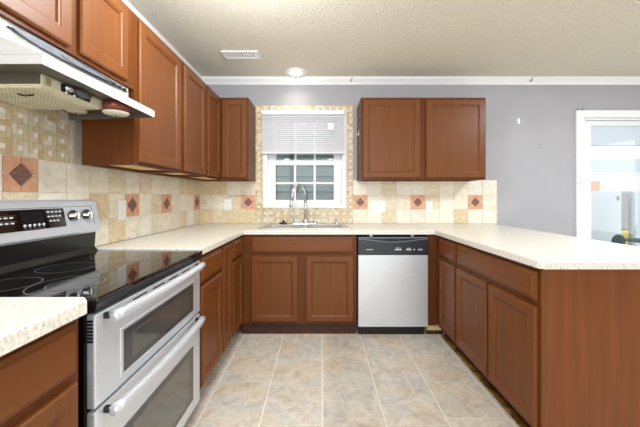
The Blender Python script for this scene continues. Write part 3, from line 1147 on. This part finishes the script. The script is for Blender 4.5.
mb = MB()
bg_quad(mb, 1.02, 1.435, 1.060, 1.146, 0.0025, M['black_glass'])
cpn = mb.build('control_panel', bgo)
mb = MB()
bg_quad(mb, 1.225, 1.325, 1.090, 1.138, 0.0032, M['display'])
mb.build('display', cpn)
mb = MB()
for r_, (n_, y0, y1) in enumerate(((4, 1.345, 1.428), (4, 1.345, 1.420), (3, 1.350, 1.405))):
    zz = 1.128 - r_ * 0.020
    for k in range(n_):
        ya = y0 + k * (y1 - y0) / n_
        bg_quad(mb, ya, ya + 0.013, zz, zz + 0.006, 0.0033, M['print'])
        bg_quad(mb, ya + 0.003, ya + 0.010, zz + 0.009, zz + 0.012, 0.0033, M['ring'])
mb.build('key_marking', cpn)
mb = MB()
for r_ in range(2):
    for k in range(4):
        ya = 1.115 + k * 0.022
        bg_quad(mb, ya, ya + 0.014, 1.113 - r_ * 0.022, 1.119 - r_ * 0.022, 0.0033, M['print'])
    bg_quad(mb, 1.115, 1.208, 1.123 - r_ * 0.022, 1.1242 - r_ * 0.022, 0.0033, M['ring'])
mb.build('key_marking', cpn)
mb = MB()
for k in range(5):
    ya = 1.235 + k * 0.021
    mb.lathe([(0.0, 0.0), (0.0065, 0.0), (0.0065, 0.002), (0.0, 0.003)], (bgx(1.079, 0.0026), ya, 1.079), M['print'], 'x', 12)
    bg_quad(mb, ya - 0.007, ya + 0.007, 1.066, 1.069, 0.0033, M['ring'])
mb.build('timer_button', cpn)
mb = MB()                                   # engraved outline round the controls
for (y0, y1, z0, z1) in ((1.0, 1.612, 1.150, 1.152), (1.612, 1.614, 1.055, 1.152)):
    bg_quad(mb, y0, y1, z0, z1, 0.0006, M['oven_border'])
mb.build('engraved_line', bgo)
for y in (0.945, 1.000, 1.482, 1.566):
    kx, kz = bgx(1.106), 1.106
    mb = MB()
    mb.lathe([(0.0, 0.0), (0.026, 0.0), (0.026, 0.004), (0.022, 0.006), (0.021, 0.026), (0.017, 0.030), (0.0, 0.031)], (kx, y, kz), M['chrome'], 'x', 24)
    mb.rbox(kx + 0.026, kx + 0.036, y - 0.004, y + 0.004, kz - 0.019, kz + 0.019, M['chrome'], 0.003)
    kb = mb.build('knob', bgo)
    mb = MB()
    mb.lathe([(0.0265, 0.0005), (0.0285, 0.0005), (0.0285, 0.005), (0.0265, 0.005)], (kx, y, kz), M['black'], 'x', 24)
    mb.build('knob_ring', kb)


# oven doors
def oven_door(z0, z1, wz0, wz1, hz, name='oven_door', slots=False):
    m = MB()
    bm_x0, bm_x1 = RX - 0.028, RX
    wy0, wy1 = 1.004, 1.556
    y0, y1 = RY0 + 0.006, RY1 - 0.006
    m.rbox(bm_x0, bm_x1, y0, y1, z0, z1, M['steel'], 0.006, 3)
    d_ = m.build(name, rg)
    m = MB()
    m.rbox(bm_x1 - 0.004, bm_x1 + 0.0025, wy0 - 0.012, wy1 + 0.012, wz0 - 0.010, wz1 + 0.010, M['steel'], 0.002)
    m.rbox(bm_x1 - 0.004, bm_x1 + 0.0030, wy0, wy1, wz0, wz1, M['oven_border'], 0.0015)
    m.build('window_trim', d_)
    m = MB()
    m.rbox(bm_x1 - 0.004, bm_x1 + 0.0042, wy0 + 0.05, wy1 - 0.05, wz0 + 0.026, wz1 - 0.026, M['oven_glass'], 0.0012)
    m.build('oven_window', d_)
    m = MB()
    n_ = 20
    pts, rs = [], []
    for i in range(n_ + 1):
        u = i / n_
        pts.append((bm_x1 + 0.030 + 0.018 * math.sin(math.pi * u) ** 0.6, y0 + 0.030 + u * (y1 - y0 - 0.072), hz))
        rs.append(0.0165 + 0.002 * math.sin(math.pi * u))
    m.tube(pts, rs, M['steel'], 16)
    h_ = m.build('door_handle', d_)
    for y in (y0 + 0.040, y1 - 0.052):
        m = MB()
        m.rbox(bm_x1 - 0.002, bm_x1 + 0.030, y - 0.008, y + 0.008, hz - 0.009, hz + 0.009, M['black'], 0.003)
        m.build('handle_mount', h_)
    if slots:
        m = MB()
        for k in range(4):
            ya = 1.06 + k * 0.125
            for q in range(2):
                m.box(bm_x1 - 0.002, bm_x1 + 0.0012, ya, ya + 0.085, 0.824 + q * 0.010, 0.829 + q * 0.010, M['dark_gap'])
        m.build('vent_slots', d_)
    return d_


ud = oven_door(0.572, 0.853, 0.612, 0.754, 0.836, slots=True)
oven_door(0.085, 0.562, 0.150, 0.430, 0.548)
mb = MB()
for k in range(7):
    mb.box(RX - 0.030, RX - 0.006, RY0 + 0.003, RY0 + 0.0065, 0.770 + k * 0.010, 0.776 + k * 0.010, M['dark_gap'])
mb.build('side_vent', ud)

# ------------------------------------------------------------------ range hood
hd = thing('range_hood', 'white under-cabinet range hood with grey control strip, above the range', 'range hood', (-1.1, 1.224, 1.625))
HY0, HY1 = 0.915, 1.532
prof = [(XL + 0.011, 1.752), (-0.982, 1.752), (-0.982, 1.692), (-0.848, 1.638), (-0.848, 1.606), (-0.854, 1.606), (-0.854, 1.634), (XL + 0.011, 1.634)]
mb = MB()
mb.prism(prof, 'y', HY0, HY1, M['hood_white'])
mb.prism([(XL + 0.011, 1.606), (-0.854, 1.606), (-0.854, 1.6335), (XL + 0.011, 1.6335)], 'y', HY0, HY0 + 0.004, M['hood_white'])
mb.build('canopy', hd)
mb = MB()
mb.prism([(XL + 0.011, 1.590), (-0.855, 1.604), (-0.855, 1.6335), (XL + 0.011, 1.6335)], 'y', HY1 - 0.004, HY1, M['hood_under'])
mb.build('end_flange', hd)
mb = MB()
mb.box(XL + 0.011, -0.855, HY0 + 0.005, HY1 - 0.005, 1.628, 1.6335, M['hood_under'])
mb.build('underside_plate', hd)
mb = MB()
FX, FY0, FY1, FZ = -0.965, 1.040, 1.330, 1.583
mb.rbox(XL + 0.013, FX, FY0, FY1, FZ + 0.004, 1.6275, M['hood_cream'], 0.003)
mb.box(XL + 0.02, FX - 0.006, FY0 - 0.002, FY0 + 0.002, FZ + 0.008, 1.6275, M['hood_under'])  # dark sheet puts the shade on the near face into the colour
fb = mb.build('fan_housing', hd)
mb = MB()
mb.rbox(XL + 0.020, FX - 0.010, FY0 + 0.010, FY1 - 0.008, FZ, FZ + 0.005, M['hood_cream'], 0.002)
for i in range(17):
    for j in range(17):
        x = XL + 0.040 + i * 0.0145
        y = FY0 + 0.024 + j * 0.0150
        mb.box(x, x + 0.006, y, y + 0.006, FZ - 0.0004, FZ + 0.001, M['filter_hole'])
flt = mb.build('filter', fb)
mb = MB()
mb.tube([(-1.12, FY0 + 0.07, FZ - 0.003), (-1.10, FY0 + 0.075, FZ - 0.008), (-1.07, FY0 + 0.08, FZ - 0.003)], 0.003, M['black'], 8)
mb.build('filter_pull', flt)
mb = MB()
mb.rbox(FX - 0.004, FX + 0.003, 1.115, 1.255, FZ + 0.010, 1.624, M['black'], 0.003)
mb.build('lamp_recess', fb)
mb = MB()
mb.tube([(FX + 0.006, 1.125, 1.612), (FX + 0.008, 1.160, 1.612)], 0.014, M['chrome'], 12)
mb.tube([(FX + 0.010, 1.160, 1.612), (FX + 0.012, 1.20, 1.611), (FX + 0.012, 1.235, 1.611)], [0.010, 0.016, 0.012], M['hood_strip'], 12)
for y in (1.128, 1.165):
    mb.tube([(FX + 0.008, y, 1.604), (FX + 0.010, y, 1.584)], 0.005, M['chrome'], 8)
mb.build('lamp_socket', fb)
mb = MB()
mb.rbox(FX - 0.001, FX + 0.003, 1.052, 1.072, 1.593, 1.620, M['brass_plate'], 0.002)
mb.build('latch_plate', fb)
for cx, cy, rr, hh, m1 in ((-0.928, 1.362, 0.050, 0.044, 'copper'), (-1.195, 1.468, 0.042, 0.004, 'hood_cream')):
    mb = MB()
    mb.lathe([(0.0, 0.0), (rr, 0.0), (rr * 1.02, -hh * 0.3), (rr, -hh)], (cx, cy, 1.6275), M[m1], 'z', 28)
    l_ = mb.build('lamp_housing', hd)
    mb = MB()
    mb.lathe([(0.0, 0.0), (rr * 1.03, 0.0), (rr * 1.05, -0.004), (rr * 0.9, -0.010), (0.0, -0.012)], (cx, cy, 1.6275 - hh), M['lens'], 'z', 28)
    mb.lathe([(0.0, 0.0), (0.004, 0.0), (0.004, -0.002), (0.0, -0.002)], (cx, cy, 1.6275 - hh - 0.0118), M['black'], 'z', 10)
    mb.build('lamp_cover', l_)


def lens_shape(y0, y1, zc0, zc1, hh, x0, x1, m, skew=0.35):
    mbx = MB()
    up, lo = [], []
    n_ = 24
    for i in range(n_ + 1):
        u = i / n_
        w = hh * (math.sin(math.pi * u ** (0.75)) ** 0.8)
        zc = zc0 + (zc1 - zc0) * u
        y = y0 + (y1 - y0) * u
        up.append((y, zc + w * 0.8))
        lo.append((y, zc - w))
    mbx.prism(up + lo[::-1][1:-1], 'x', x0, x1, m)
    return mbx


cs = lens_shape(0.935, 1.525, 1.733, 1.729, 0.0175, -0.983, -0.972, M['hood_strip_dark']).build('control_strip', hd)
lens_shape(0.945, 1.32, 1.733, 1.731, 0.0145, -0.973, -0.968, M['hood_strip']).build('strip_inlay', cs)
lens_shape(1.12, 1.38, 1.730, 1.730, 0.0085, -0.969, -0.965, M['hood_strip']).build('strip_inlay', cs)
for y in (1.41, 1.45, 1.485):
    mb = MB()
    mb.lathe([(0.0, 0.0), (0.008, 0.0), (0.007, 0.007), (0.0, 0.008)], (-0.972, y, 1.730), M['black'], 'x', 14)
    mb.build('switch', cs)

# ------------------------------------------------------------------ upper cabinets
UZ0, UZ1 = 1.366, 2.152
UX = -0.966                                  # face frame of the left uppers
UY = 2.879                                   # face frame of the back uppers
UG = 'upper cabinets'


def upper(label, x0, x1, y0, y1, z0, z1, axis, sign, plane, doors):
    t = thing('upper_cabinet', label, 'cabinet', ((x0 + x1) / 2, (y0 + y1) / 2, z0), UG)
    m = MB()
    m.box(x0, x1, y0, y1, z0 + 0.022, z1, M['frame'])
    # lower rim, open below
    k = 0.018
    m.box(x0, x0 + k, y0, y1, z0, z0 + 0.022, M['frame'])
    m.box(x1 - k, x1, y0, y1, z0, z0 + 0.022, M['frame'])
    m.box(x0 + k, x1 - k, y0, y0 + k, z0, z0 + 0.022, M['frame'])
    m.box(x0 + k, x1 - k, y1 - k, y1, z0, z0 + 0.022, M['frame'])
    m.build('carcass', t)
    m = MB()
    m.box(x0 + k + 0.001, x1 - k - 0.001, y0 + k + 0.001, y1 - k - 0.001, z0 + 0.016, z0 + 0.0215, M['raw_wood'])
    m.build('bottom_panel', t)
    for a, b in doors:
        cab_door(t, axis, sign, plane, a, b, z0 + 0.018, z1 - 0.022, fw=0.058)
    return t


XUB = -1.238
upper('short two door cherry cabinet above the range hood', XUB, UX, 0.815, 1.556 - G, 1.754, UZ1, 'x', 1, UX, [(0.858, 1.146), (1.190, 1.482)])
upper('large single door cherry wall cabinet directly right of the range hood', XUB, UX, 1.556, 2.072 - G, UZ0, UZ1, 'x', 1, UX, [(1.580, 2.045)])
upper('second full height cherry wall cabinet beyond the range hood', XUB, UX, 2.072, 2.512 - G, UZ0, UZ1, 'x', 1, UX, [(2.104, 2.484)])
upper('narrow cherry wall cabinet in the corner, third beyond the range hood', XUB, UX, 2.512, YB - 0.012, UZ0, UZ1, 'x', 1, UX, [(2.540, 2.855)])
upper('single door cherry wall cabinet left of the sink window', UX + G, -0.692, UY, YB - 0.012, UZ0, UZ1, 'y', -1, UY, [(-0.942, -0.702)])
upper('double door cherry wall cabinet right of the sink window', 0.389, 1.585, UY, YB - 0.012, UZ0, UZ1, 'y', -1, UY, [(0.404, 0.956), (1.006, 1.571)])
mb = MB()
hx = 0.389
mb.rbox(hx - 0.004, hx - 0.0004, 3.02, 3.045, 1.82, 1.87, M['white_plastic'], 0.002)
mb.tube([(hx - 0.004, 3.032, 1.835), (hx - 0.016, 3.032, 1.828), (hx - 0.022, 3.032, 1.836), (hx - 0.022, 3.032, 1.846)], 0.004, M['white_plastic'], 8)
tag(mb.build('wall_hook', base=(hx, 3.032, 1.82)), 'small white hook on the side of the wall cabinet right of the window', 'hook')


# ------------------------------------------------------------------ outlets and switches
def plate(label, wall, u, z, w, h, kind):
    if wall == 'left':
        base = (XL + 0.0105, u, z)
    else:
        base = (u, YB - 0.0105, z)
    t = thing('outlet_plate' if kind == 'outlet' else 'switch_plate', label, 'outlet' if kind == 'outlet' else 'light switch', base, 'white wall plates')
    m = MB()

    def bx(u0, u1, z0, z1, d0, d1, mat, r=0.002):
        if wall == 'left':
            m.rbox(base[0] + d0, base[0] + d1, u0, u1, z0, z1, mat, r)
        else:
            m.rbox(u0, u1, base[1] - d1, base[1] - d0, z0, z1, mat, r)
    bx(u - w / 2, u + w / 2, z - h / 2, z + h / 2, 0, 0.006, M['white_plastic'])
    m.build('cover_plate', t)
    m = MB()
    gangs = [0] if w < 0.1 else [-0.027, 0.027]
    for gx in gangs:
        if kind == 'outlet':
            for dz in (-0.02, 0.02):
                bx(u + gx - 0.015, u + gx + 0.015, z + dz - 0.014, z + dz + 0.014, 0.004, 0.008, M['white_plastic'])
                for q in (-0.006, 0.006):
                    bx(u + gx + q - 0.0012, u + gx + q + 0.0012, z + dz - 0.004, z + dz + 0.006, 0.0075, 0.0083, M['vent_grey'], 0.0003)
        else:
            bx(u + gx - 0.016, u + gx + 0.016, z - 0.033, z + 0.033, 0.004, 0.009, M['white_plastic'])
    m.build('socket' if kind == 'outlet' else 'rocker', t)
    return t


plate('white wall plate on the left wall tiles, just beyond the range', 'left', 1.938, 1.114, 0.078, 0.125, 'switch')
plate('white outlet plate on the back wall left of the window, beside the terracotta accent tile', 'back', -0.987, 1.116, 0.078, 0.122, 'outlet')
plate('wide double white wall plate on the back wall right of the window', 'back', 0.620, 1.094, 0.134, 0.122, 'switch')
plate('narrow white outlet plate right of the middle terracotta tile above the dishwasher', 'back', 1.156, 1.093, 0.070, 0.115, 'outlet')

# ------------------------------------------------------------------ sink and faucet
sk = thing('kitchen_sink', 'double bowl stainless steel sink set into the counter under the window', 'sink', (-0.155, 2.92, CT))


def bowl(x0, x1, y0, y1, depth):
    bm = bmesh.new()
    rr = 0.045

    def loop(x0, x1, y0, y1, r, z):
        pts = []
        for cx_, cy_, a0 in ((x1 - r, y1 - r, 0), (x0 + r, y1 - r, 90), (x0 + r, y0 + r, 180), (x1 - r, y0 + r, 270)):
            for k in range(5):
                a = math.radians(a0 + k * 22.5)
                pts.append(bm.verts.new((cx_ + r * math.cos(a), cy_ + r * math.sin(a), z)))
        return pts
    L_ = [loop(x0, x1, y0, y1, rr, CT + 0.003), loop(x0 + 0.004, x1 - 0.004, y0 + 0.004, y1 - 0.004, rr, CT - 0.006),
          loop(x0 + 0.012, x1 - 0.012, y0 + 0.012, y1 - 0.012, rr, CT - depth + 0.02), loop(x0 + 0.035, x1 - 0.035, y0 + 0.035, y1 - 0.035, rr * 0.7, CT - depth)]
    for p, q in zip(L_, L_[1:]):
        for k in range(20):
            bm.faces.new([p[k], p[(k + 1) % 20], q[(k + 1) % 20], q[k]])
    bm.faces.new(L_[-1])
    bmesh.ops.recalc_face_normals(bm, faces=bm.faces[:])
    bmesh.ops.reverse_faces(bm, faces=bm.faces[:])
    return bm


BX = ((-0.520, -0.170), (-0.130, 0.210))
BY = (2.720, 3.040)
# rim with two openings
rim = slab([-0.565, BX[0][0], BX[0][1], BX[1][0], BX[1][1], 0.255], [2.685, BY[0], BY[1], 3.160], lambda i, j: not (j == 1 and i in (1, 3)),
           CT + 0.0005, CT + 0.006, M['steel_sink'], 'rim', sk, bevel=0.002)
for (x0, x1) in BX:
    m = MB()
    m.from_bm(bowl(x0 + 0.001, x1 - 0.001, BY[0] + 0.001, BY[1] - 0.001, 0.03), M['steel_sink'], True)
    bo = m.build('bowl', sk)
    m = MB()
    m.lathe([(0.0, 0.0), (0.04, 0.0), (0.042, 0.003), (0.03, 0.004), (0.0, 0.002)], ((x0 + x1) / 2, 2.88, CT - 0.0298), M['chrome'], 'z', 24)
    m.build('drain', bo)

fc = thing('faucet', 'chrome gooseneck faucet with two side handles behind the sink', 'faucet', (-0.158, 3.10, CT + 0.006))
fx, fy, fz = -0.158, 3.10, CT + 0.006
m = MB()
m.rbox(fx - 0.125, fx + 0.125, fy - 0.027, fy + 0.027, fz, fz + 0.010, M['chrome'], 0.005)
m.lathe([(0.03, 0.0), (0.028, 0.012), (0.021, 0.03), (0.017, 0.045)], (fx, fy, fz + 0.008), M['chrome'], 'z', 24)
m.build('base_plate', fc)
m = MB()
m.tube([(fx, fy, fz + 0.04), (fx, fy, fz + 0.29)], 0.0135, M['chrome'], 18)
m.build('column', fc)
m = MB()
pts = []
for k in range(17):
    a = math.pi * k / 16
    cxp = 0.062 * (1 - math.cos(a))
    pts.append((fx - cxp, fy - cxp * 0.9, fz + 0.29 + 0.115 * math.sin(a) * (1.0)))
pts += [(fx - 0.127, fy - 0.113, fz + 0.26)]
m.tube(pts, 0.0115, M['chrome'], 16)
m.build('spout', fc)
m = MB()
m.tube([(fx - 0.127, fy - 0.113, fz + 0.262), (fx - 0.131, fy - 0.115, fz + 0.23), (fx - 0.136, fy - 0.118, fz + 0.185), (fx - 0.137, fy - 0.119, fz + 0.175)], [0.0125, 0.016, 0.018, 0.014], M['chrome'], 16)
m.build('spray_head', fc)
for s in (-1, 1):
    m = MB()
    hx_ = fx + s * 0.098
    m.lathe([(0.022, 0.0), (0.020, 0.015), (0.014, 0.028), (0.016, 0.040), (0.010, 0.052), (0.0, 0.055)], (hx_, fy, fz + 0.009), M['chrome'], 'z', 20)
    m.tube([(hx_, fy, fz + 0.05), (hx_ + s * 0.012, fy - 0.02, fz + 0.062), (hx_ + s * 0.018, fy - 0.045, fz + 0.066)], [0.007, 0.007, 0.0055], M['chrome'], 12)
    m.build('handle', fc)
sd = thing('soap_dispenser', 'short chrome soap dispenser at the right end of the sink rim', 'soap dispenser', (0.165, 3.10, CT + 0.006))
m = MB()
m.lathe([(0.018, 0.0), (0.016, 0.01), (0.009, 0.02), (0.008, 0.05)], (0.165, 3.10, CT + 0.0065), M['chrome'], 'z', 18)
m.build('body', sd)
m = MB()
m.tube([(0.165, 3.10, CT + 0.056), (0.165, 3.10, CT + 0.066), (0.162, 3.07, CT + 0.068), (0.162, 3.055, CT + 0.060)], 0.006, M['chrome'], 10)
m.build('pump', sd)
st = thing('sink_stopper', 'dark rubber sink stopper lying on the rim left of the faucet', 'sink stopper', (-0.385, 3.09, CT + 0.006))
m = MB()
m.lathe([(0.0, 0.0), (0.034, 0.0), (0.042, 0.006), (0.036, 0.016), (0.014, 0.018), (0.0, 0.018)], (-0.385, 3.09, CT + 0.0062), M['rubber'], 'z', 22)
m.build('plug', st)
m = MB()
m.lathe([(0.0, 0.0), (0.008, 0.0), (0.014, 0.016), (0.008, 0.024), (0.0, 0.025)], (-0.380, 3.09, CT + 0.0235), M['rubber'], 'z', 16)
m.build('knob', st)

# ------------------------------------------------------------------ ceiling fittings
vt = thing('ceiling_vent', 'white ceiling air vent with half open grey slats', 'vent', (-0.71, 2.67, ZC))
vx0, vx1, vy0, vy1 = -0.868, -0.548, 2.60, 2.745
m = MB()
m.rbox(vx0, vx1, vy0, vy0 + 0.025, ZC - 0.012, ZC - 0.001, M['white_trim'], 0.003)
m.rbox(vx0, vx1, vy1 - 0.025, vy1, ZC - 0.012, ZC - 0.001, M['white_trim'], 0.003)
m.rbox(vx0, vx0 + 0.025, vy0 + 0.025, vy1 - 0.025, ZC - 0.012, ZC - 0.001, M['white_trim'], 0.003)
m.rbox(vx1 - 0.025, vx1, vy0 + 0.025, vy1 - 0.025, ZC - 0.012, ZC - 0.001, M['white_trim'], 0.003)
m.rbox(-0.71, -0.70, vy0 + 0.025, vy1 - 0.025, ZC - 0.011, ZC - 0.001, M['white_trim'], 0.002)
m.build('frame', vt)
m = MB()
m.box(vx0 + 0.024, vx1 - 0.024, vy0 + 0.024, vy1 - 0.024, ZC - 0.003, ZC - 0.001, M['vent_grey'])
m.build('duct_plate', vt)
m = MB()
m.box(vx0 + 0.025, -0.71, vy0 + 0.025, vy1 - 0.025, ZC - 0.009, ZC - 0.006, M['white_trim'])
m.build('damper_plate', vt)
for k in range(6):
    x = -0.690 + k * 0.0205
    m = MB()
    m.prism([(x, ZC - 0.011), (x + 0.002, ZC - 0.011), (x + 0.012, ZC - 0.004), (x + 0.010, ZC - 0.004)], 'y', vy0 + 0.026, vy1 - 0.026, M['white_trim'])
    m.build('slat', vt)
dl = thing('recessed_light', 'lit recessed ceiling light above the sink window', 'ceiling light', (-0.25, 3.05, ZC))
m = MB()
m.lathe([(0.062, -0.002), (0.105, -0.002), (0.103, -0.010), (0.066, -0.014), (0.060, -0.006), (0.062, -0.002)], (-0.25, 3.045, ZC + 0.0015), M['white_trim'], 'z', 32)
m.build('trim_ring', dl)
m = MB()
m.lathe([(0.0, 0.0), (0.055, 0.0), (0.054, -0.012), (0.040, -0.028), (0.02, -0.035), (0.0, -0.036)], (-0.25, 3.045, ZC - 0.001), M['bulb'], 'z', 28)
m.build('bulb', dl)

for o in bpy.data.objects:
    if 'base_at' in o:
        del o['base_at']
